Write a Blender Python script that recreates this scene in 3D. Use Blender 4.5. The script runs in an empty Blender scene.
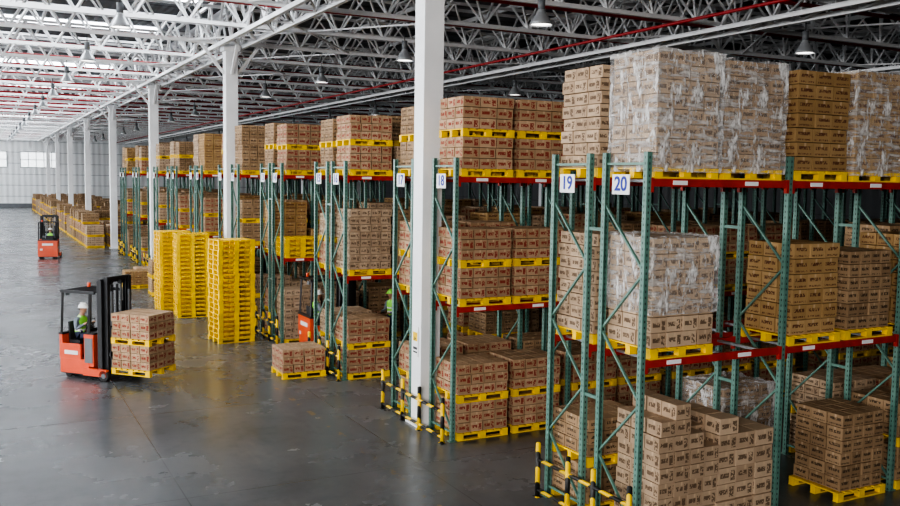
import bpy, math, random
from mathutils import Vector, Matrix
random.seed(7)
R=random.Random(11)
scene=bpy.context.scene
try:
    scene.view_settings.look='AgX - High Contrast'
except Exception as e: print('look',e)
# ------------------------------------------------------------------ materials
def nt_new(name):
    m=bpy.data.materials.new(name); m.use_nodes=True
    nt=m.node_tree; b=nt.nodes['Principled BSDF']; return m,nt,b
class G:
    def __init__(s,nt): s.nt=nt
    def put(s,n,i,v):
        if v is None: return
        if hasattr(v,'is_output'): s.nt.links.new(v,n.inputs[i])
        else: n.inputs[i].default_value=v
    def math(s,op,a,b=None,c=None):
        n=s.nt.nodes.new('ShaderNodeMath'); n.operation=op
        s.put(n,0,a); s.put(n,1,b); s.put(n,2,c); return n.outputs[0]
    def mix(s,f,a,b,t='MIX'):
        n=s.nt.nodes.new('ShaderNodeMixRGB'); n.blend_type=t
        def c(v): return v if hasattr(v,'is_output') else (v[0],v[1],v[2],1)
        s.put(n,0,f); s.put(n,1,c(a)); s.put(n,2,c(b)); return n.outputs[0]
    def noise(s,vec,scale,detail=3,rough=.5):
        n=s.nt.nodes.new('ShaderNodeTexNoise'); s.put(n,'Vector',vec)
        n.inputs['Scale'].default_value=scale; n.inputs['Detail'].default_value=detail; n.inputs['Roughness'].default_value=rough
        return n.outputs[0]
    def ramp(s,f,lo,hi):
        n=s.nt.nodes.new('ShaderNodeMapRange'); s.put(n,0,f); n.inputs[1].default_value=lo; n.inputs[2].default_value=hi; return n.outputs[0]
    def tc(s,o='Object'):
        return s.nt.nodes.new('ShaderNodeTexCoord').outputs[o]
    def geo(s): return s.nt.nodes.new('ShaderNodeNewGeometry').outputs['Position']
    def sep(s,v):
        n=s.nt.nodes.new('ShaderNodeSeparateXYZ'); s.put(n,0,v); return n.outputs
    def scl(s,v,x,y,z):
        n=s.nt.nodes.new('ShaderNodeMapping'); s.put(n,0,v); n.inputs['Scale'].default_value=(x,y,z); return n.outputs[0]
    def between(s,v,a,b):
        return s.math('MULTIPLY',s.math('GREATER_THAN',v,a),s.math('LESS_THAN',v,b))
    def bump(s,h,st,dist=.02):
        n=s.nt.nodes.new('ShaderNodeBump'); s.put(n,'Height',h); n.inputs['Strength'].default_value=st; n.inputs['Distance'].default_value=dist; return n.outputs[0]
def P(name,col,rough=.5,metal=0,var=.15,vs=3,spec=None):
    m,nt,b=nt_new(name); g=G(nt)
    n=g.noise(g.tc(),vs,4)
    c=g.mix(g.ramp(n,.3,.7),tuple(x*(1-var) for x in col),tuple(min(1,x*(1+var)) for x in col))
    nt.links.new(c,b.inputs['Base Color']); b.inputs['Roughness'].default_value=rough; b.inputs['Metallic'].default_value=metal
    return m
def carton_mat(name,a,bcol,printcol,mode):
    m,nt,b=nt_new(name); g=G(nt)
    at=nt.nodes.new('ShaderNodeAttribute'); at.attribute_name='rnd'; rnd=at.outputs['Fac']
    oi=nt.nodes.new('ShaderNodeObjectInfo').outputs['Random']
    uv=g.sep(g.tc('UV')); u,v=uv[0],uv[1]
    pos=g.tc()
    c=g.mix(rnd,a,bcol)
    c=g.mix(g.math('MULTIPLY',oi,.45),c,(a[0]*.48,a[1]*.45,a[2]*.42))
    c=g.mix(g.math('MULTIPLY',g.ramp(g.noise(pos,6,4),.4,.75),.25),c,(a[0]*.5,a[1]*.5,a[2]*.5))
    tape=g.math('MULTIPLY',g.between(u,.44,.56),g.math('GREATER_THAN',v,.72))
    c=g.mix(g.math('MULTIPLY',tape,.6),c,(.60,.45,.30))
    nrm=g.sep(nt.nodes.new('ShaderNodeNewGeometry').outputs['Normal'])
    side=g.math('LESS_THAN',g.math('ABSOLUTE',nrm[2]),.5)
    if mode==0:
        reg=g.math('MULTIPLY',g.between(u,.10,.58),g.between(v,.36,.66))
        t=g.math('GREATER_THAN',g.noise(g.scl(pos,38,38,26),1,2),.42)
        f=g.math('MULTIPLY',reg,t)
        reg2=g.math('MULTIPLY',g.between(u,.68,.92),g.between(v,.15,.8))
        t2=g.math('GREATER_THAN',g.noise(g.scl(pos,30,30,30),1,2),.46)
        f=g.math('MAXIMUM',f,g.math('MULTIPLY',reg2,t2))
    else:
        reg=g.math('MULTIPLY',g.between(u,.14,.86),g.between(v,.50,.74))
        t=g.math('GREATER_THAN',g.noise(g.scl(pos,44,44,28),1,2),.45)
        f=g.math('MULTIPLY',reg,t)
        reg2=g.math('MULTIPLY',g.between(u,.1,.9),g.between(v,.12,.24))
        t2=g.math('GREATER_THAN',g.noise(g.scl(pos,70,70,30),1,2),.48)
        f=g.math('MAXIMUM',f,g.math('MULTIPLY',reg2,t2))
    f=g.math('MULTIPLY',f,side)
    c=g.mix(g.math('MULTIPLY',f,.85),c,printcol)
    nt.links.new(c,b.inputs['Base Color']); b.inputs['Roughness'].default_value=.7
    b.inputs['Specular IOR Level'].default_value=.25
    return m
M={}
M['cartA']=carton_mat('carton_red_print',(.56,.385,.25),(.39,.26,.155),(.25,.022,.018),0)
M['cartB']=carton_mat('carton_dark_print',(.46,.315,.19),(.31,.205,.12),(.045,.028,.02),1)
M['cartC']=carton_mat('carton_golden',(.50,.33,.16),(.38,.24,.105),(.10,.03,.02),1)
M['cartD']=carton_mat('carton_pale',(.58,.435,.305),(.43,.31,.21),(.11,.07,.045),0)
M['pallet']=P('pallet_yellow',(.88,.57,.015),.5,0,.16,5)
def rackgreen():
    m,nt,b=nt_new('rack_green_paint'); g=G(nt)
    z=g.sep(g.tc())[2]; uv=g.sep(g.tc('UV'))
    hole=g.math('MULTIPLY',g.math('LESS_THAN',g.math('FRACT',g.math('MULTIPLY',z,12)),.4),g.between(uv[0],.38,.62))
    at=nt.nodes.new('ShaderNodeAttribute'); at.attribute_name='rnd'
    hole=g.math('MULTIPLY',hole,g.math('GREATER_THAN',at.outputs['Fac'],.9))
    n=g.noise(g.tc(),4,4)
    c=g.mix(g.ramp(n,.3,.7),(.09,.19,.155),(.15,.275,.23))
    c=g.mix(hole,c,(.01,.02,.02))
    nt.links.new(c,b.inputs['Base Color']); b.inputs['Roughness'].default_value=.38
    return m
M['green']=rackgreen()
M['red']=P('beam_red_paint',(.42,.03,.018),.42,0,.2,5)
M['redpipe']=P('sprinkler_red',(.42,.03,.035),.4,0,.1,3)
M['white']=P('column_white_paint',(.84,.85,.86),.4,0,.05,1.5)
M['truss']=P('truss_white_paint',(.90,.91,.92),.5,0,.04,2)
M['galv']=P('galvanised_steel',(.35,.36,.37),.4,.7,.2,6)
M['label']=P('label_white',(.85,.85,.85),.5,0,.03)
M['blue']=P('sign_blue',(.02,.04,.35),.5,0,.05)
M['black']=P('black_steel',(.02,.02,.022),.4,0,.2)
M['rubber']=P('rubber',(.03,.03,.03),.8,0,.2)
M['truckred']=P('truck_orange_red',(.72,.095,.035),.32,0,.08,2)
M['truckwhite']=P('truck_white_decal',(.75,.75,.75),.4,0,.05)
M['grey']=P('truck_grey',(.16,.17,.18),.45,0,.1)
M['seat']=P('seat_vinyl',(.03,.03,.035),.6,0,.1)
M['hivis']=P('hi_vis_green',(.35,.85,.12),.7,0,.1,8)
M['reflect']=P('reflective_band',(.8,.8,.75),.3,0,.05)
M['shirt']=P('shirt_grey',(.22,.26,.30),.8,0,.15,10)
M['pants']=P('trousers_navy',(.03,.04,.08),.8,0,.2,10)
M['skin']=P('skin',(.50,.28,.18),.55,0,.06,10)
M['helmet']=P('helmet_white',(.88,.88,.86),.3,0,.03)
M['hair']=P('hair_dark',(.015,.012,.01),.7,0,.2)
M['eye']=P('eye_white',(.8,.8,.8),.3,0,.02)
M['lip']=P('lip',(.35,.12,.1),.5,0,.05)
M['shoe']=P('safety_shoe',(.03,.025,.02),.6,0,.1)
M['lamp']=P('lamp_aluminium',(.6,.62,.64),.35,.6,.05)
m,nt,b=nt_new('lamp_glass'); b.inputs['Emission Color'].default_value=(1,.97,.9,1); b.inputs['Emission Strength'].default_value=4; b.inputs['Base Color'].default_value=(.8,.8,.8,1); M['bulb']=m
m,nt,b=nt_new('hazard_stripes'); g=G(nt); s=g.sep(g.tc())
t=g.math('ADD',g.math('ADD',s[0],s[1]),s[2])
f=g.math('GREATER_THAN',g.math('FRACT',g.math('MULTIPLY',t,2.0)),.5)
nt.links.new(g.mix(f,(.85,.56,.015),(.02,.02,.02)),b.inputs['Base Color']); b.inputs['Roughness'].default_value=.45; M['hazard']=m
# shrink wrap
m,nt,b=nt_new('shrink_film'); g=G(nt); p=g.tc()
n1=g.noise(g.scl(p,1.4,1.4,7),1.8,5,.65); n2=g.noise(g.scl(p,4.5,4.5,1.8),1.5,6,.72)
f=g.math('MULTIPLY',g.ramp(n1,.48,.66),.5); f2=g.math('MULTIPLY',g.ramp(n2,.52,.62),.8)
al=g.math('ADD',.13,g.math('MAXIMUM',f,f2))
nt.links.new(al,b.inputs['Alpha']); b.inputs['Base Color'].default_value=(.86,.86,.86,1); b.inputs['Roughness'].default_value=.10; b.inputs['Specular IOR Level'].default_value=1.0
nt.links.new(g.bump(n2,1,.10),b.inputs['Normal']); M['film']=m
# floor
m,nt,b=nt_new('polished_concrete'); g=G(nt); p=g.geo(); s=g.sep(p)
n1=g.noise(p,.35,6,.6); n2=g.noise(p,3.5,5,.65); n3=g.noise(g.scl(p,1,.25,1),.8,4,.6)
c=g.mix(g.ramp(n1,.3,.7),(.095,.104,.112),(.155,.163,.171))
c=g.mix(g.math('MULTIPLY',g.ramp(n2,.5,.75),.3),c,(.055,.06,.065))
c=g.mix(g.math('MULTIPLY',g.ramp(n3,.55,.75),.4),c,(.22,.227,.234))
jx=g.math('LESS_THAN',g.math('FRACT',g.math('DIVIDE',g.math('ADD',s[0],1.3),4.075)),.005)
jy=g.math('LESS_THAN',g.math('FRACT',g.math('DIVIDE',g.math('ADD',s[1],2.1),5.43)),.004)
c=g.mix(g.math('MULTIPLY',g.math('MAXIMUM',jx,jy),.6),c,(.035,.037,.04))
yl=g.math('MULTIPLY',g.between(s[0],6.2,6.32),g.math('GREATER_THAN',g.noise(p,2.2,5,.7),.56))
c=g.mix(g.math('MULTIPLY',yl,.35),c,(.45,.27,.05))
nt.links.new(c,b.inputs['Base Color'])
nt.links.new(g.math('ADD',.17,g.math('MULTIPLY',g.ramp(n1,.3,.7),.16)),b.inputs['Roughness'])
nt.links.new(g.bump(n2,.03,.01),b.inputs['Normal']); M['floor']=m
# roof sheet
m,nt,b=nt_new('roof_sheet'); g=G(nt); p=g.geo(); s=g.sep(p)
w=g.math('SINE',g.math('MULTIPLY',s[0],20)); 
seam=g.math('LESS_THAN',g.math('FRACT',g.math('DIVIDE',s[1],2.04)),.12)
c=g.mix(g.ramp(g.noise(p,.2,3),.3,.7),(.13,.14,.155),(.18,.195,.21)); c=g.mix(seam,c,(.05,.055,.06))
nt.links.new(c,b.inputs['Base Color']); nt.links.new(g.bump(w,.5,.03),b.inputs['Normal']); b.inputs['Roughness'].default_value=.6; M['roof']=m
def wallm(name,ca,cb):
    m,nt,b=nt_new(name); g=G(nt); p=g.geo(); s=g.sep(p)
    w=g.math('SINE',g.math('MULTIPLY',g.math('ADD',s[0],s[1]),8)); line=g.math('LESS_THAN',g.math('FRACT',g.math('DIVIDE',s[2],1.6)),.06)
    c=g.mix(line,ca,cb); nt.links.new(c,b.inputs['Base Color']); nt.links.new(g.bump(w,.5,.03),b.inputs['Normal']); return m
M['wall']=wallm('wall_cladding',(.85,.87,.88),(.5,.52,.54)); M['walldim']=wallm('wall_cladding_dimmed',(.06,.065,.07),(.04,.04,.045))  # second cladding is a dimmed copy, shade put into its colour
m,nt,b=nt_new('skylight_panel'); b.inputs['Emission Color'].default_value=(.90,.95,1,1); b.inputs['Emission Strength'].default_value=8; b.inputs['Base Color'].default_value=(.8,.8,.8,1); M['sky']=m
m,nt,b=nt_new('window_glazing'); b.inputs['Emission Color'].default_value=(.92,.97,1,1); b.inputs['Emission Strength'].default_value=1.6; b.inputs['Roughness'].default_value=.1; M['win']=m
# ------------------------------------------------------------------ mesh builder
class MB:
    def __init__(s): s.v=[];s.f=[];s.m=[];s.uv=[];s.r=[];s.mats=[];s.sm=[]
    def mi(s,k):
        if k not in s.mats: s.mats.append(k)
        return s.mats.index(k)
    def face(s,idx,k,uv=None,r=0,sm=False):
        s.f.append(idx); s.m.append(s.mi(k)); s.r.append(r); s.sm.append(sm)
        n=len(idx); s.uv.append(uv if uv else [(0,0),(1,0),(1,1),(0,1)] if n==4 else [(0,0)]*n)
    def box(s,c,d,k,rot=None,r=0,skip=(),taper=1):
        o=len(s.v); hx,hy,hz=d[0]/2,d[1]/2,d[2]/2
        for z in(-1,1):
            t=taper if z>0 else 1
            for x,y in((-1,-1),(1,-1),(1,1),(-1,1)):
                p=Vector((x*hx*t,y*hy*t,z*hz))
                if rot: p=rot@p
                s.v.append((p[0]+c[0],p[1]+c[1],p[2]+c[2]))
        F={'-y':(0,1,5,4),'+x':(1,2,6,5),'+y':(2,3,7,6),'-x':(3,0,4,7),'+z':(4,5,6,7),'-z':(3,2,1,0)}
        for n,i in F.items():
            if n in skip: continue
            s.face(tuple(o+j for j in i),k,r=r)
    def bar(s,p,q,w,h,k,r=0):
        p=Vector(p);q=Vector(q);d=q-p;L=d.length
        rot=d.to_track_quat('Z','Y').to_matrix()
        s.box((p+q)/2,(w,h,L),k,rot,r=r)
    def cyl(s,p,q,r1,k,n=8,r2=None,cap=True,sm=True):
        p=Vector(p);q=Vector(q);d=q-p
        if r2 is None:r2=r1
        rot=d.to_track_quat('Z','Y').to_matrix(); o=len(s.v)
        for j,(c,r) in enumerate(((p,r1),(q,r2))):
            for i in range(n):
                a=2*math.pi*i/n; w=rot@Vector((math.cos(a)*r,math.sin(a)*r,0))+c; s.v.append(tuple(w))
        for i in range(n):
            j=(i+1)%n; s.face((o+i,o+j,o+n+j,o+n+i),k,sm=sm)
        if cap:
            s.face(tuple(o+i for i in reversed(range(n))),k); s.face(tuple(o+n+i for i in range(n)),k)
    def ell(s,c,rad,k,nu=16,nv=10,fn=None,v0=0,v1=1,rot=None):
        o=len(s.v)
        for j in range(nv+1):
            ph=math.pi*(v0+(v1-v0)*j/nv)
            for i in range(nu):
                a=2*math.pi*i/nu
                p=Vector((math.sin(ph)*math.cos(a)*rad[0],math.sin(ph)*math.sin(a)*rad[1],math.cos(ph)*rad[2]))
                if fn:p=fn(p)
                if rot:p=rot@p
                s.v.append((p[0]+c[0],p[1]+c[1],p[2]+c[2]))
        for j in range(nv):
            for i in range(nu):
                i2=(i+1)%nu; s.face((o+j*nu+i,o+(j+1)*nu+i,o+(j+1)*nu+i2,o+j*nu+i2),k,sm=True)
    def add(s,me,fn,off=(0,0,0)):
        o=len(s.v)
        for v in me.vertices: s.v.append(tuple(v.co+Vector(off)))
        for p in me.polygons: s.face(tuple(o+i for i in p.vertices),fn(p.center),sm=True)
    def mesh(s,name):
        me=bpy.data.meshes.new(name); me.from_pydata(s.v,[],s.f)
        for k in s.mats: me.materials.append(M[k])
        me.polygons.foreach_set('material_index',s.m); me.polygons.foreach_set('use_smooth',s.sm)
        ul=me.uv_layers.new(name='UVMap'); fl=[c for u in s.uv for t in u for c in t]; ul.data.foreach_set('uv',fl)
        a=me.attributes.new('rnd','FLOAT','FACE'); a.data.foreach_set('value',s.r)
        me.update(); return me
def place(me,name,loc=(0,0,0),rz=0,bevel=0):
    ob=bpy.data.objects.new(name,me); scene.collection.objects.link(ob); ob.location=loc; ob.rotation_euler=(0,0,rz)
    if bevel:
        b=ob.modifiers.new('bevel','BEVEL'); b.width=bevel; b.segments=2; b.limit_method='ANGLE'
    return ob
# ------------------------------------------------------------------ pallet + cartons
PX,PY,PH=1.15,1.0,.15
def pallet(mb,z=0,x=0,y=0):
    for i in range(7): mb.box((x-PX/2+.06+i*(PX-.12)/6,y,z+PH-.011),(.115,PY,.022),'pallet')
    for j in(-1,0,1):
        mb.box((x,y+j*(PY/2-.05),z+PH-.034),(PX,.1,.022),'pallet')
        mb.box((x,y+j*(PY/2-.05),z+.011),(PX,.1,.022),'pallet')
        for i in(-1,0,1): mb.box((x+i*(PX/2-.07),y+j*(PY/2-.05),z+.064),(.13,.1,.085),'pallet')
def cartons(mb,z,nx,ny,nz,h,k,rr,W=None,D=None,top=None,jit=.008,x=0,y=0):
    W=W or PX-.02; D=D or PY-.02
    cx,cy=W/nx,D/ny
    for l in range(nz):
        lx,ly=rr.uniform(-jit,jit),rr.uniform(-jit,jit)
        for i in range(nx):
            for j in range(ny):
                if top and l>=top(i,j): continue
                inner=0<i<nx-1 and 0<j<ny-1 and l<nz-1
                if inner and not top: continue
                rot=Matrix.Rotation(rr.uniform(-.02,.02),3,'Z')
                mb.box((x-W/2+cx*(i+.5)+lx+rr.uniform(-.006,.006),y-D/2+cy*(j+.5)+ly+rr.uniform(-.01,.01),z+h*(l+.5)),(cx-.018,cy-.018,h-.011),k,rot,r=rr.random())
def film(mb,z,h,rr):
    N=14;K=12; W,D=PX/2+.02,PY/2+.02; o=len(mb.v)
    per=[]
    for i in range(N): per.append((-W+2*W*i/N,-D))
    for i in range(N): per.append((W,-D+2*D*i/N))
    for i in range(N): per.append((W-2*W*i/N,D))
    for i in range(N): per.append((-W,D-2*D*i/N))
    n=len(per)
    for k in range(K+1):
        for (a,b_) in per:
            s=1+rr.uniform(-.002,.03); 
            mb.v.append((a*s,b_*s,z+h*k/K+(rr.uniform(-.03,.02) if k==K else 0)))
    for k in range(K):
        for i in range(n):
            j=(i+1)%n; mb.face((o+k*n+i,o+k*n+j,o+(k+1)*n+j,o+(k+1)*n+i),'film',sm=False)
    c=len(mb.v); mb.v.append((0,0,z+h+.02))
    for i in range(n): mb.face((o+K*n+i,o+K*n+(i+1)%n,c),'film')
def mk(fn,name):
    mb=MB(); fn(mb); return mb.mesh(name)
double=[];tall=[];wrapped=[];single=[]
specs=[('cartA',4,3,3,.2),('cartA',3,3,3,.205),('cartB',4,3,3,.195),('cartD',4,3,4,.155),('cartC',3,2,3,.21),('cartA',4,3,3,.2),('cartB',3,3,3,.22)]
for n,(k,a,b_,c_,h) in enumerate(specs):
    rr=random.Random(n+50)
    def f(mb): pallet(mb); cartons(mb,PH,a,b_,c_,h,k,rr)
    single.append((mk(f,'pallet_load'),PH+c_*h))
    def f(mb):
        pallet(mb); cartons(mb,PH,a,b_,c_,h,k,rr); z=PH+c_*h
        pallet(mb,z,rr.uniform(-.02,.02),0); cartons(mb,z+PH,a,b_,c_,h,k,rr)
    double.append(mk(f,'double_pallet_load'))
def f(mb):
    rr=random.Random(99); pallet(mb); cartons(mb,PH,4,3,3,.2,'cartA',rr); pallet(mb,.75); cartons(mb,.9,4,3,3,.2,'cartD',rr,top=lambda i,j:3 if i<2 else 2)
double.append(mk(f,'double_pallet_load'))
def f(mb):
    rr=random.Random(199)
    for q in range(3): pallet(mb,q*.75); cartons(mb,PH+q*.75,4,3,3,.2,['cartB','cartA','cartB'][q],rr)
triple=mk(f,'triple_pallet_load')
def f(mb):
    rr=random.Random(299); pallet(mb); cartons(mb,PH,4,3,6,.21,'cartB',rr,W=1.0,D=.95)
mid=mk(f,'mid_pallet_load')
def f(mb):
    rr=random.Random(399); pallet(mb); cartons(mb,PH,3,3,6,.235,'cartC',rr,W=1.0,D=.95)
nar=mk(f,'narrow_pallet_load')
for n,(k,a,b_,c_,h) in enumerate([('cartB',4,3,7,.225),('cartC',3,3,7,.215),('cartD',4,3,8,.19),('cartB',3,2,6,.25)]):
    rr=random.Random(n+80)
    def f(mb): pallet(mb); cartons(mb,PH,a,b_,c_,h,k,rr,jit=.014)
    tall.append(mk(f,'tall_pallet_load'))
for n,(k,a,b_,c_,h) in enumerate([('cartD',4,3,8,.2),('cartB',4,3,7,.22),('cartC',3,3,7,.225)]):
    rr=random.Random(n+20)
    def f(mb): pallet(mb); cartons(mb,PH,a,b_,c_,h,k,rr); film(mb,PH-.06,c_*h+.08,rr)
    wrapped.append(mk(f,'wrapped_pallet_load'))
def f(mb):
    rr=random.Random(3); pallet(mb); cartons(mb,PH,4,3,8,.225,'cartD',rr,top=lambda i,j:[7,8,7,6][i]-(1 if j==0 and i>1 else 0),jit=.02)
stepA=mk(f,'stepped_load')
def f(mb):
    rr=random.Random(4); pallet(mb); cartons(mb,PH,3,3,6,.25,'cartD',rr,top=lambda i,j:[6,5,5][i],jit=.02)
stepB=mk(f,'stepped_load')
def f(mb):
    rr=random.Random(5); pallet(mb); cartons(mb,PH,4,3,7,.22,'cartD',rr); film(mb,.62,1.1,rr)
wrapLow=mk(f,'half_wrapped_load')
def f(mb):
    for i in range(4): pallet(mb,i*.15)
epal=mk(f,'empty_pallets')
def load(me,x,y,z,rz=0,name='pallet_of_cartons'):
    return place(me,name,(x+R.uniform(-.02,.02),y+R.uniform(-.02,.02),z),rz)
# ------------------------------------------------------------------ racks
BAY=2.7; X0=8.0; L1=2.64; L2=5.15; TOP=5.5; DEP=1.0
def rack(nb,name,flue):
    mb=MB()
    for i in range(nb+1):
        x=X0+.05+i*BAY
        for y in(.05,DEP-.05):
            fy=-1 if y<.5 else 1
            mb.box((x,y+fy*.042,TOP/2+.01),(.08,.014,TOP),'green',r=1)
            mb.box((x-.034,y,TOP/2+.01),(.012,.07,TOP),'green',r=1)
            mb.box((x+.034,y,TOP/2+.01),(.012,.07,TOP),'green',r=1)
            mb.box((x,y,.008),(.16,.14,.016),'green')
        z=.18; s=0
        mb.bar((x,.06,z),(x,DEP-.06,z),.035,.035,'green')
        while z+.92<TOP:
            a,b_=(.07,DEP-.07) if s==0 else (DEP-.07,.07)
            mb.bar((x,a,z+.03),(x,b_,z+.89),.036,.028,'green'); z+=.92; s=1-s
        mb.bar((x,.06,TOP-.15),(x,DEP-.06,TOP-.15),.035,.035,'green')
    for i in range(nb):
        xa=X0+.10+i*BAY; xb=X0+i*BAY+BAY
        for L in(L1,L2):
            for y in(.0,DEP):
                yy=y+(.03 if y==0 else -.03)
                mb.box(((xa+xb)/2,yy,L-.055),(xb-xa,.045,.11),'red')
                for xe in(xa+.01,xb-.01): mb.box((xe,yy,L-.09),(.05,.06,.2),'red')
            for xs in(.25,.98,1.5,2.25): mb.box((xa+xs,DEP/2,L-.035),(.06,DEP-.1,.04),'galv')
            for xs in(.35,1.7): mb.box((xa+xs+.15,.002,L-.055),(.26,.008,.06),'label')
        if flue:
            for zz in(1.9,4.4): mb.box((xa-.05,DEP+flue/2,zz),(.05,flue,.05),'green')
    return mb.mesh(name)
lines=[]
def dbl(c,wide,nb,sn):
    if wide: ys=(c-1.45,c+.45)
    else: ys=(c-1.15,c+.15)
    lines.append((ys[0],nb,sn,.3 if not wide else 0)); lines.append((ys[1],nb,sn-1,0))
dbl(10.75,False,4,20); 
sn=18
for k in range(3):
    c=16.6+16.3*k
    for t,(o,w) in enumerate(((0,True),(5.55,False),(10.85,False))):
        dbl(c+o,w,[7,6,5,4,3,3,3,2,2][k*3+t],sn); sn-=2
cache={}
def fillrow(y0,nb,sn):
    for b in range(nb):
        for p in(0,1):
            x=X0+b*BAY+(.725 if p==0 else 1.98)+.0; y=y0+.5
            for lv,z in enumerate((0,L1,L2)):
                me=None; nm='pallet_of_cartons'
                if sn==20:
                    me={(0,0,0):stepA,(0,1,0):stepB,(0,0,1):wrapLow,(0,1,1):'E',(1,0,1):nar,(1,1,1):mid,
                        (1,0,0):'E',(1,1,0):mid,(0,0,2):wrapped[0],(0,1,2):wrapped[1],(1,0,2):tall[1],(1,1,2):wrapped[2],(2,0,0):double[2],(2,0,1):tall[1]}.get((b,p,lv))
                    if me=='E': continue
                    if me is None: me=R.choice(tall)
                    dx={(0,0,0):.25,(0,1,0):.12}.get((b,p,lv),0); x2=x+dx
                    nm='shrink_wrapped_pallet_load' if me in wrapped or me is wrapLow else nm
                    load(me,x2,y,z,0,nm); continue
                if sn==19:
                    if b==0 and p==0: me=[double[2],tall[2],tall[2]][lv]
                    elif b==0: me=[None,None,tall[1]][lv]
                    elif b==1 and lv==0: me=[wrapped[1],None][p]
                    elif b==1 and lv==1: me=None
                    elif R.random()<.75: me=R.choice(tall+double)
                elif sn in(18,17):
                    if b<3 or R.random()<.8: me=double[[0,0,1][lv] if sn==18 else 2]
                    if sn==17 and b==0: me=double[[5,1,2][lv]]
                    if b==1 and lv==1: me=None
                else:
                    q=R.random()
                    if b==0 and p==0: q=.3+q*.5 if lv else q*.8
                    if lv==2 or b==0: q=min(q,.85)
                    if q<.62: me=double[R.randrange(len(double))]
                    elif q<.82: me=tall[R.randrange(4)]
                    elif q<.9: me=single[R.randrange(7)][0]
                    if sn==14 and lv==1 and b==0: me=epal
                    if sn in(15,16) and lv==0 and (b,p) in((0,1),(1,0)): me=None
                if me is not None:
                    if me is epal: load(me,x,y,z,0,'empty_pallet_stack')
                    else: load(me,x,y,z,0,nm)
def sign(num,y):
    e=bpy.data.objects.new('row_number_sign',None); scene.collection.objects.link(e); e.location=(X0-.035,y,5.06)
    mb=MB(); mb.box((0,0,0),(.012,.38,.28),'label'); pl=place(mb.mesh('plate'),'plate'); pl.parent=e
    cu=bpy.data.curves.new('digits','FONT'); cu.body=str(num); cu.size=.28; cu.align_x='CENTER'; cu.align_y='CENTER'; cu.extrude=.003; cu.offset=.006
    t=bpy.data.objects.new('digits_tmp',cu); scene.collection.objects.link(t); bpy.context.view_layer.update()
    me=bpy.data.meshes.new_from_object(t.evaluated_get(bpy.context.evaluated_depsgraph_get())); bpy.data.objects.remove(t)
    me.materials.clear(); me.materials.append(M['blue'])
    d=bpy.data.objects.new('digits',me); scene.collection.objects.link(d); d.parent=e; d.location=(-.0085,0,0); d.rotation_euler=(math.pi/2,0,-math.pi/2)
for (y0,nb,sn,fl) in lines:
    key=(nb,fl)
    if key not in cache: cache[key]=rack(nb,'pallet_rack',fl)
    place(cache[key],'pallet_rack',(0,y0,0))
    fillrow(y0,nb,sn); sign(sn,y0+.5)
def guard(w):
    mb=MB()
    ys=[.0,w*.36,w*.64,w] 
    for y in ys:
        mb.cyl((0,y,0),(0,y,.88),.04,'hazard',12); mb.ell((0,y,.88),(.04,.04,.02),'hazard',12,4,v1=.5); mb.box((0,y,.008),(.1,.12,.016),'hazard')
    for z in(.12,.62): mb.cyl((.0,0,z),(0,w,z),.03,'hazard',10)
    return mb.mesh('end_guard')
g1,g2=guard(2.3),guard(2.9)
i=0
while i<len(lines):
    y0=lines[i][0]; w=lines[i+1][0]+1-y0
    place(g2 if w>2.6 else g1,'rack_end_guard_rail',(X0-(.19 if w>2.6 else .12),y0,0)); i+=2
# ------------------------------------------------------------------ columns
def colmesh():
    mb=MB(); h=9.75; 
    mb.box((0,0,.02),(.62,.62,.04),'white'); mb.box((0,0,h/2),(.44,.44,h),'white')
    mb.box((0,0,h-.1),(.6,.6,.2),'white')
    for a in(-1,1):
        for b_ in(-1,1): mb.cyl((a*.26,b_*.26,.03),(a*.26,b_*.26,.1),.02,'galv',8)
        mb.bar((0,a*.22,h-1.0),(0,a*1.1,h+.1),.1,.1,'white'); mb.bar((a*.22,0,h-1.0),(a*1.1,0,h+.1),.1,.1,'white')
    return mb.mesh('column')
cm=colmesh()
for k in range(-1,8):
    y=16.6+16.3*k
    if y>0: place(cm,'support_column',(8.14,y,0),0,.01)
    if y>20: place(cm,'support_column',(32.5,y,0),0,.01)
mb=MB(); mb.box((0,0,0),(.012,.26,.62),'label'); mb.box((-.008,0,.1),(.006,.2,.18),'pallet')
mb.cyl((-.011,0,.06),(-.013,0,.06),.05,'black',3); mb.box((-.008,0,-.14),(.006,.18,.05),'black'); mb.box((-.008,0,-.22),(.006,.18,.03),'black')
place(mb.mesh('warning'),'warning_sign',(7.905,16.6,1.75))
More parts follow.
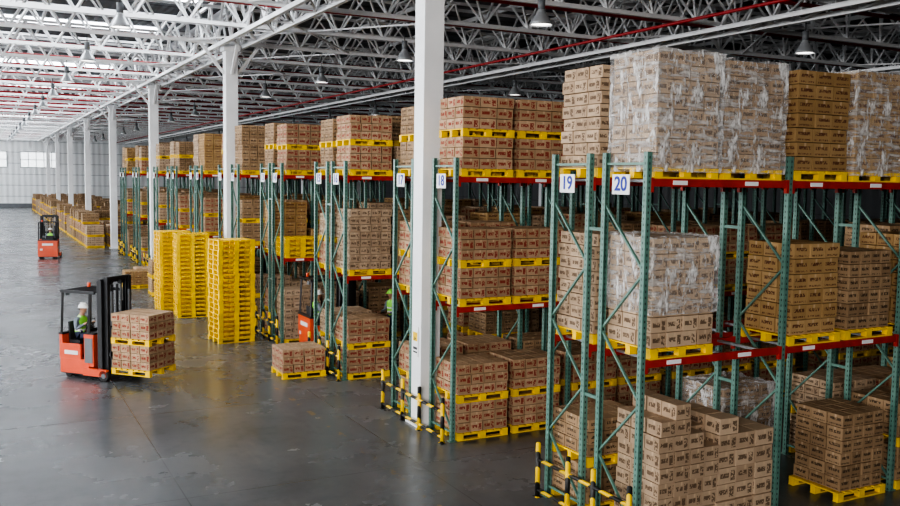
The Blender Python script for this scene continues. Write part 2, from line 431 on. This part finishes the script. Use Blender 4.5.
# ------------------------------------------------------------------ roof structure
ZB,ZT=9.85,11.2; XA,XB=-30,46; YA,YB=-12,146
def trussX():
    mb=MB(); s=1.63; n=int((XB-XA)/s)
    mb.bar((XA,0,ZB),(XA+n*s,0,ZB),.12,.12,'truss')
    for d in(-.55,.55): mb.bar((XA,d,ZT),(XA+n*s,d,ZT),.10,.10,'truss')
    for i in range(n):
        x=XA+i*s
        for d in(-.55,.55):
            mb.bar((x,0,ZB),(x+s/2,d,ZT),.06,.06,'truss'); mb.bar((x+s/2,d,ZT),(x+s,0,ZB),.06,.06,'truss')
        mb.bar((x+s/2,-.55,ZT),(x+s/2,.55,ZT),.05,.05,'truss')
    return mb.mesh('roof_joist')
tm=trussX(); y=.3
joists=[]
while y<YB-2: place(tm,'roof_joist_truss',(0,y,0)); joists.append(y); y+=4.075
def trussY(X):
    mb=MB(); s=2.0375; n=int((YB-.3)/s)
    for d in(-.45,.45):
        mb.bar((X+d,0,ZB-.12),(X+d,n*s,ZB-.12),.13,.13,'truss'); mb.bar((X+d,0,ZT+.12),(X+d,n*s,ZT+.12),.10,.10,'truss')
        for i in range(n):
            y=i*s+.3
            mb.bar((X+d,y,ZB-.12),(X+d,y+s/2,ZT+.12),.07,.07,'truss'); mb.bar((X+d,y+s/2,ZT+.12),(X+d,y+s,ZB-.12),.07,.07,'truss')
    for i in range(n):
        y=i*s+.3; mb.bar((X-.45,y,ZB-.12),(X+.45,y+s,ZB-.12),.05,.05,'truss'); mb.bar((X-.45,y,ZB-.12),(X+.45,y,ZB-.12),.05,.05,'truss')
    return mb.mesh('girder')
for X in(-16.2,8.12,20.3,32.5): place(trussY(X),'roof_girder_truss')
mb=MB()
x=XA+2
while x<XB: mb.bar((x,YA,ZT+.3),(x,YB,ZT+.3),.07,.16,'truss'); x+=3.05
place(mb.mesh('purlins'),'roof_purlins')
mb=MB()
for y in joists: mb.cyl((XA+1,y+1.6,ZB+.25),(XB-1,y+1.6,ZB+.25),.06,'redpipe',6)
for X in(-14,18.2): mb.cyl((X,1,ZB-.1),(X,YB-1,ZB-.1),.05,'redpipe',8)
place(mb.mesh('sprinkler'),'sprinkler_pipes')
mb=MB()
for y in joists[::2]:
    x=XA
    while x<XB-8: mb.bar((x,y,ZB),(x+6.1,y+8.15,ZB),.05,.05,'truss'); mb.bar((x+6.1,y,ZB),(x,y+8.15,ZB),.05,.05,'truss'); x+=12.2
place(mb.mesh('bracing'),'roof_wind_bracing')
mb=MB()
prof=[(.05,.62),(.07,.55),(.10,.42),(.13,.34),(.22,.2),(.29,.08),(.31,.0)]
prof=[(a*.9,b*.9) for a,b in prof]
for a,b_ in zip(prof,prof[1:]): mb.cyl((0,0,a[1]),(0,0,b_[1]),a[0],'lamp',20,b_[0],cap=False)
mb.cyl((0,0,.36),(0,0,.65),.09,'grey',14); mb.cyl((0,0,.62),(0,0,1.05),.012,'black',6); mb.cyl((0,0,.03),(0,0,.05),.25,'bulb',20)
lm=mb.mesh('highbay')
for X,ys in((3.4,25.5),(12.5,19.2),(21.7,19.1),(-5.8,29.6),(29,27)):
    for k in range(13): place(lm,'high_bay_lamp',(X,ys+8.15*k,8.95))
# ------------------------------------------------------------------ shell
def slab(name,c,d,k):
    mb=MB(); mb.box(c,d,k); place(mb.mesh(name),name)
slab('floor',((XA+XB)/2,(YA+YB)/2,-.1),(XB-XA,YB-YA,.2),'floor')
slab('ceiling',((XA+XB)/2,(YA+YB)/2,ZT+.5),(XB-XA,YB-YA,.1),'roof')
slab('wall_far',((XA+XB)/2,YB+.1,5.9),(XB-XA,.2,11.8),'wall')
mb=MB()
for x in range(-20,9,7):
    mb.box((x,YB-.02,7.0),(5.2,.03,2.2),'win')
    for q in range(6): mb.box((x-2.6+q*1.04,YB-.06,7.0),(.08,.06,2.3),'grey')
    for zz in(5.88,7,8.12): mb.box((x,YB-.06,zz),(5.3,.06,.09),'grey')
place(mb.mesh('window_1'),'window_1')
slab('wall_right',(XB+.1,(YA+YB)/2,5.9),(.2,YB-YA,11.8),'walldim')
slab('wall_back_blocker',(23,YA-.1,5.9),(46,.2,11.8),'walldim')  # unseen wall added behind the camera to keep light off the rack fronts
mb=MB()
y=YA
while y<YB:
    mb.box((XA-.1,y+1.5,5.9),(.2,3,11.8),'wall'); mb.box((XA-.1,y+5.6,6.4),(.2,5.2,1.6),'wall'); mb.box((XA-.1,y+5.6,11),(.2,5.2,1.6),'wall'); y+=8.2
place(mb.mesh('wall_left'),'wall_left')
slab('baseboard_far',((XA+XB)/2,YB-.06,.3),(XB-XA,.1,.6),'grey')
mb=MB()
y=joists[0]+2.04+4.075*4
while y<YB-4:
    mb.box((-10.8,y,ZT+.425),(36.5,1.5,.02),'sky'); y+=8.15
place(mb.mesh('sky'),'skylight_strips')
# ------------------------------------------------------------------ floor goods
def pstack(n):
    mb=MB(); rr=random.Random(n)
    for i in range(n): pallet(mb,i*.15,rr.uniform(-.015,.015),rr.uniform(-.015,.015))
    return mb.mesh('pallet_stack')
place(pstack(21),'empty_pallet_stack',(6.85,27.7,0),.1)
place(pstack(20),'empty_pallet_stack',(6.75,33.2,0),-.06)
place(pstack(20),'empty_pallet_stack',(6.4,34.9,0),.04)
place(single[0][0],'pallet_of_cartons',(7.22,22.2,0),0)
load(double[2],6.9,39.6,0); load(single[4][0],6.2,42.5,0); load(single[5][0],6.9,44.0,0); load(double[3],7.0,36.9,0)
y=66.5
while y<140:
    for x in(7.0,8.5,10.0,11.5,13):
        if x==8.5 and any(abs(y-(16.6+16.3*k))<.9 for k in range(8)): continue
        if R.random()<.94: load(R.choice(double+tall+[triple]*9),x,y,0)
    y+=1.5 if R.random()<.85 else 3
# ------------------------------------------------------------------ people
def person(pose,name,helmet='helmet'):
    if pose=='sit':
        J=dict(pel=(0,0,.02),sp=(.0,0,.17),ch=(.03,0,.36),nb=(.05,0,.50),nk=(.07,0,.57),hd=(.09,0,.66))
        for s,n in((1,'L'),(-1,'R')):
            J.update({'hp'+n:(.04,.09*s,0),'kn'+n:(.40,.14*s,.06),'an'+n:(.30,.13*s,-.34),'to'+n:(.44,.14*s,-.40),
             'sh'+n:(.04,.19*s,.45),'el'+n:(.12,.27*s,.21),'wr'+n:(.26,.15*s,.33),'pm'+n:(.32,.12*s,.37)})
    else:
        J=dict(pel=(0,0,.93),sp=(.0,0,1.08),ch=(.01,0,1.27),nb=(.0,0,1.42),nk=(.01,0,1.48),hd=(.03,0,1.57))
        for s,n in((1,'L'),(-1,'R')):
            J.update({'hp'+n:(0,.09*s,.90),'kn'+n:(.03,.11*s,.49),'an'+n:(-.01,.12*s,.09),'to'+n:(.15,.14*s,.035),
             'sh'+n:(.0,.19*s,1.37),'el'+n:(.05,.25*s,1.10),'wr'+n:(.28,.20*s,1.06),'pm'+n:(.35,.19*s,1.07)})
    rad=dict(pel=(.15,.12),sp=(.14,.105),ch=(.155,.115),nb=(.10,.08),nk=(.055,.055),hd=(.06,.06))
    for n in'LR': rad.update({'hp'+n:(.09,.09),'kn'+n:(.062,.062),'an'+n:(.046,.05),'to'+n:(.045,.035),'sh'+n:(.065,.065),'el'+n:(.045,.045),'wr'+n:(.028,.024),'pm'+n:(.036,.02)})
    E=[('pel','sp'),('sp','ch'),('ch','nb'),('nb','nk'),('nk','hd')]
    for n in'LR': E+=[('pel','hp'+n),('hp'+n,'kn'+n),('kn'+n,'an'+n),('an'+n,'to'+n),('ch','sh'+n),('sh'+n,'el'+n),('el'+n,'wr'+n),('wr'+n,'pm'+n)]
    ks=list(J); V=[Vector(J[k]) for k in ks]; ED=[(ks.index(a),ks.index(b)) for a,b in E]; RD=[rad[k] for k in ks]; roots=[0]
    lab=[(V[a],V[b],E[i]) for i,(a,b) in enumerate(ED)]
    for n,s in(('L',1),('R',-1)):
        pm=Vector(J['pm'+n]); d=(pm-Vector(J['wr'+n])).normalized(); side=Vector((0,-s,0)); side=(side-d*side.dot(d)).normalized(); dn=side.cross(d); 
        if dn.z>0: dn=-dn
        for q,(o,L) in enumerate(((.027,.07),(.009,.08),(-.009,.075),(-.027,.06),(.032,.055))):
            b0=pm+side*o*.8-d*.005; i0=len(V)
            if q==4:
                b0=pm-d*.035+side*.02; pts=[b0,b0+side*.03+d*.02,b0+side*.04+d*.045+dn*.015]
            else: pts=[b0,b0+d*L*.5,b0+d*L*.8+dn*L*.28,b0+d*L*.75+dn*L*.6]
            roots.append(i0)
            for t,pp in enumerate(pts):
                V.append(pp); RD.append((.0095-.0008*t,)*2); 
                if t: ED.append((i0+t-1,i0+t)); lab.append((V[i0+t-1],V[i0+t],('finger','')))
    me=bpy.data.meshes.new('sk'); me.from_pydata([tuple(v) for v in V],ED,[]); ob=bpy.data.objects.new('sk',me); scene.collection.objects.link(ob)
    sk=ob.modifiers.new('s','SKIN'); sk.use_smooth_shade=True
    for i,sv in enumerate(me.skin_vertices[0].data): sv.radius=RD[i]; sv.use_root=i in roots
    ss=ob.modifiers.new('ss','SUBSURF'); ss.levels=3; ss.render_levels=3
    bpy.context.view_layer.update()
    bm=bpy.data.meshes.new_from_object(ob.evaluated_get(bpy.context.evaluated_depsgraph_get())); bpy.data.objects.remove(ob)
    def near(c):
        best=9;e0=None
        for a,b,e in lab:
            ab=b-a; t=max(0,min(1,(c-a).dot(ab)/max(ab.length_squared,1e-9))); dd=(c-(a+ab*t)).length
            if dd<best: best=dd;e0=(e,t)
        return e0
    zp=J['pel'][2]
    def reg(c):
        (a,b),t=near(c)
        if a=='finger' or a.startswith('wr') : return 'skin'
        if a=='nk' or (a=='nb' and t>.5): return 'skin'
        if a.startswith('an'): return 'shoe'
        if a[:2] in('hp','kn') or b[:2]=='hp': return 'pants'
        if a[:2] in('sh','el'): return 'shirt'
        if b[:2]=='sh': return 'shirt' if t>.75 else 'hivis'
        if a=='pel' and t<.25: return 'pants'
        h=c.z-zp
        if .12<h<.165 or .24<h<.28: return 'reflect'
        if abs(abs(c.y)-.09)<.018 and h>.28: return 'reflect'
        return 'hivis'
    mb=MB(); mb.add(bm,reg)
    H=Vector(J['hd'])+Vector((.015,0,.035))
    def hf(p):
        z=p.z/.12
        if z<0: p=Vector((p.x*(1+.12*z*z) if p.x>0 else p.x*(1+.25*z),p.y*(1+.28*z),p.z))
        if p.x>.06 and abs(p.y)<.022 and -.03<p.z<.025: p.x+=.024*(1-abs(p.y)/.022)*(1-abs(p.z+.012)/.04)
        return p
    mb.ell(H,(.095,.075,.12),'skin',28,20,hf)
    for s in(-1,1):
        mb.ell(H+Vector((.078,s*.03,.012)),(.012,.014,.009),'eye',10,6); mb.ell(H+Vector((.087,s*.03,.012)),(.005,.006,.006),'hair',8,5)
        mb.box(H+Vector((.086,s*.03,.032)),(.008,.032,.006),'hair')
        mb.ell(H+Vector((-.005,s*.075,0)),(.018,.01,.032),'skin',10,6)
    mb.ell(H+Vector((.082,0,-.058)),(.012,.024,.008),'lip',10,6)
    mb.ell(H+Vector((-.018,0,.01)),(.092,.081,.112),'hair',20,10,v1=.58)
    mb.ell(H+Vector((-.005,0,.035)),(.128,.108,.115),helmet,24,8,v1=.5)
    mb.cyl(H+Vector((.0,0,.03)),H+Vector((.0,0,.04)),.125,helmet,24); mb.box(H+Vector((.135,0,.035)),(.06,.13,.012),helmet)
    mb.box(H+Vector((-.005,0,.146)),(.17,.025,.02),helmet)
    return mb.mesh(name)
sitM=person('sit','driver')
hv=person('stand','worker','hivis')
# ------------------------------------------------------------------ reach truck
def truck():
    mb=MB(); b=mb.box
    b((-.02,0,.30),(.90,1.10,.36),'truckred')
    b((-.02,0,.14),(.86,1.02,.10),'black')
    b((-.45,0,.78),(.10,1.08,.62),'truckred')
    b((-.45,0,1.10),(.13,1.10,.05),'black')
    b((-.12,.51,.70),(.58,.07,.48),'truckred'); b((-.12,-.51,.66),(.58,.07,.40),'truckred')
    b((-.12,-.55,.64),(.42,.01,.10),'truckwhite'); b((-.12,.55,.68),(.42,.01,.10),'truckwhite')
    b((-.503,0,.85),(.01,.6,.12),'truckwhite'); b((-.503,.35,.55),(.01,.14,.10),'truckwhite')
    b((0,0,.50),(.80,.94,.04),'rubber')
    b((.42,0,.72),(.30,1.08,.80),'truckred')
    b((.42,0,1.14),(.29,1.04,.05),'black'); b((.42,-.546,.72),(.24,.012,.62),'grey'); b((.42,.546,.72),(.24,.01,.5),'grey')
    b((.265,0,1.05),(.06,.8,.36),'black')
    sy=-.12
    mb.cyl((.24,sy,1.24),(.13,sy,1.34),.02,'black',8)
    for i in range(16):
        a0,a1=2*math.pi*i/16,2*math.pi*(i+1)/16
        f=lambda a:Vector((.12+.06*math.sin(a),sy+.14*math.cos(a),1.345+.11*math.sin(a)))
        mb.cyl(f(a0),f(a1),.013,'black',6)
    mb.bar((.12,sy-.13,1.345),(.12,sy+.13,1.345),.02,.012,'black')
    b((.26,.3,1.28),(.08,.12,.1),'grey'); mb.cyl((.24,.3,1.3),(.2,.3,1.42),.015,'black',8); mb.ell((.2,.3,1.43),(.025,.025,.025),'black',8,6)
    b((-.22,sy,.68),(.30,.4,.32),'grey'); b((-.20,sy,.875),(.34,.46,.08),'seat'); b((-.37,sy,1.14),(.05,.44,.46),'seat',Matrix.Rotation(-.06,3,'Y'))
    for s in(-1,1):
        mb.bar((-.46,s*.5,1.1),(-.42,s*.48,2.14),.05,.05,'black'); mb.bar((.40,s*.5,1.12),(.44,s*.48,2.14),.06,.06,'black')
        mb.bar((-.48,s*.48,2.16),(.58,s*.48,2.16),.06,.07,'black')
    for i in range(8): mb.bar((-.46+i*.14,-.48,2.17),(-.46+i*.14,.48,2.17),.035,.03,'black')
    mb.cyl((-.3,.3,2.19),(-.3,.3,2.3),.045,'truckred',12)
    b((-.46,-.3,2.08),(.06,.14,.1),'grey'); 
    for s in(-1,1):
        b((.74,s*.50,1.27),(.14,.025,2.42),'black'); b((.68,s*.46,1.27),(.025,.09,2.42),'black'); b((.80,s*.46,1.27),(.025,.09,2.42),'black')
        b((.87,s*.42,1.33),(.12,.025,2.44),'black'); b((.82,s*.38,1.33),(.025,.08,2.44),'black'); b((.92,s*.38,1.33),(.025,.08,2.44),'black')
        b((.95,s*.32,1.2),(.05,.05,2.0),'grey')
        mb.cyl((.72,s*.30,.2),(.72,s*.30,1.9),.05,'black',12); mb.cyl((.72,s*.30,1.9),(.72,s*.30,2.45),.028,'galv',10)
        b((.80,s*.2,1.35),(.015,.05,2.2),'grey')
        mb.cyl((.80,s*.14,2.42),(.80,s*.23,2.42),.07,'black',12)
        for q in range(3): mb.cyl((.78,s*(.06+.03*q),.3),(.78,s*(.06+.03*q),2.35),.011,'rubber',6)
    for z in(.25,1.3,2.46): b((.74,0,z),(.08,1.0,.10),'black')
    for z in(.4,1.5,2.52): b((.87,0,z),(.07,.82,.09),'black')
    mb.cyl((.80,0,.2),(.80,0,1.5),.06,'grey',12)
    for z in(.28,.66): b((1.0,0,z),(.04,.9,.1),'black')
    for i in range(7): b((1.0,-.42+i*.14,.95),(.02,.03,.8),'black')
    b((1.0,0,1.35),(.025,.9,.03),'black')
    for s in(-1,1):
        b((1.04,s*.26,.45),(.03,.11,.52),'grey'); b((1.55,s*.26,.262),(1.02,.11,.03),'grey')
        b((.66,s*.57,.20),(.72,.10,.18),'truckred'); b((.98,s*.57,.17),(.14,.08,.12),'black')
        mb.cyl((.93,s*.57-.05,.14),(.93,s*.57+.05,.14),.14,'rubber',20); mb.cyl((.93,s*.57-.055,.14),(.93,s*.57+.055,.14),.065,'grey',12)
        mb.cyl((-.28,s*.44-.04,.1),(-.28,s*.44+.04,.1),.1,'rubber',16)
    mb.cyl((-.22,.25,.16),(-.22,.37,.16),.16,'rubber',20); mb.cyl((-.22,-.37,.16),(-.22,-.25,.16),.16,'rubber',20)
    return mb.mesh('reach_truck')
tmk=truck()
def put_truck(x,y,ang):
    place(tmk,'reach_truck',(x,y,0),ang,.006)
    c,s=math.cos(ang),math.sin(ang); lx,ly=-.22,-.12
    place(sitM,'forklift_driver',(x+c*lx-s*ly,y+s*lx+c*ly,.99),ang)
A=math.radians(-48)
bx,by=2.42,24.33
put_truck(bx,by,A)
cx,cy=bx+math.cos(A)*1.65,by+math.sin(A)*1.65
place(single[0][0],'pallet_of_cartons',(cx,cy,.20),A); place(single[0][0],'pallet_of_cartons',(cx,cy,.20+single[0][1]+.002),A)
put_truck(3.6,59,math.radians(80))
put_truck(8.75,24.85,0)
place(hv,'warehouse_worker',(11.0,24.8,0),math.radians(200))
# ------------------------------------------------------------------ lights
w=bpy.data.worlds.new('World'); scene.world=w; w.use_nodes=True
w.node_tree.nodes['Background'].inputs[0].default_value=(.82,.91,1,1); w.node_tree.nodes['Background'].inputs[1].default_value=.15
def area(loc,rot,sx,sy,p,col,n):
    l=bpy.data.lights.new(n,'AREA'); l.shape='RECTANGLE'; l.size=sx; l.size_y=sy; l.energy=p; l.color=col
    o=bpy.data.objects.new(n,l); scene.collection.objects.link(o); o.location=loc; o.rotation_euler=rot
area((-29,20,7),(math.radians(90),0,math.radians(-90)),46,6,8500,(.96,.98,1),'added_light_left')  # added area lamp, weaker near half of the side light from the left
area((-29,98,6),(math.radians(90),0,math.radians(-90)),90,7,15000,(.95,.98,1),'added_light_left')  # added area lamp, stronger far half, brightens the hall with distance
area((-13,-11.5,8.5),(math.radians(90),0,math.radians(-20)),12,4,5800,(1,.96,.92),'added_fill_back')  # added fill lamp behind the camera, lifts the front faces of the loads
# ------------------------------------------------------------------ camera
cam=bpy.data.cameras.new('camera'); co=bpy.data.objects.new('camera',cam); scene.collection.objects.link(co); scene.camera=co
cam.sensor_width=36; cam.lens=36.0; cam.clip_end=400; cam.clip_start=.05
yaw,pitch,roll=math.radians(27.6),math.radians(4.7),.015
fw=Vector((math.sin(yaw)*math.cos(pitch),math.cos(yaw)*math.cos(pitch),-math.sin(pitch)))
rt=Vector((math.cos(yaw),-math.sin(yaw),0)); up=rt.cross(fw)
r2=rt*math.cos(roll)+up*math.sin(roll); u2=up*math.cos(roll)-rt*math.sin(roll)
mt=Matrix((r2,u2,-fw)).transposed().to_4x4(); mt.translation=Vector((0,0,5.1)); co.matrix_world=mt
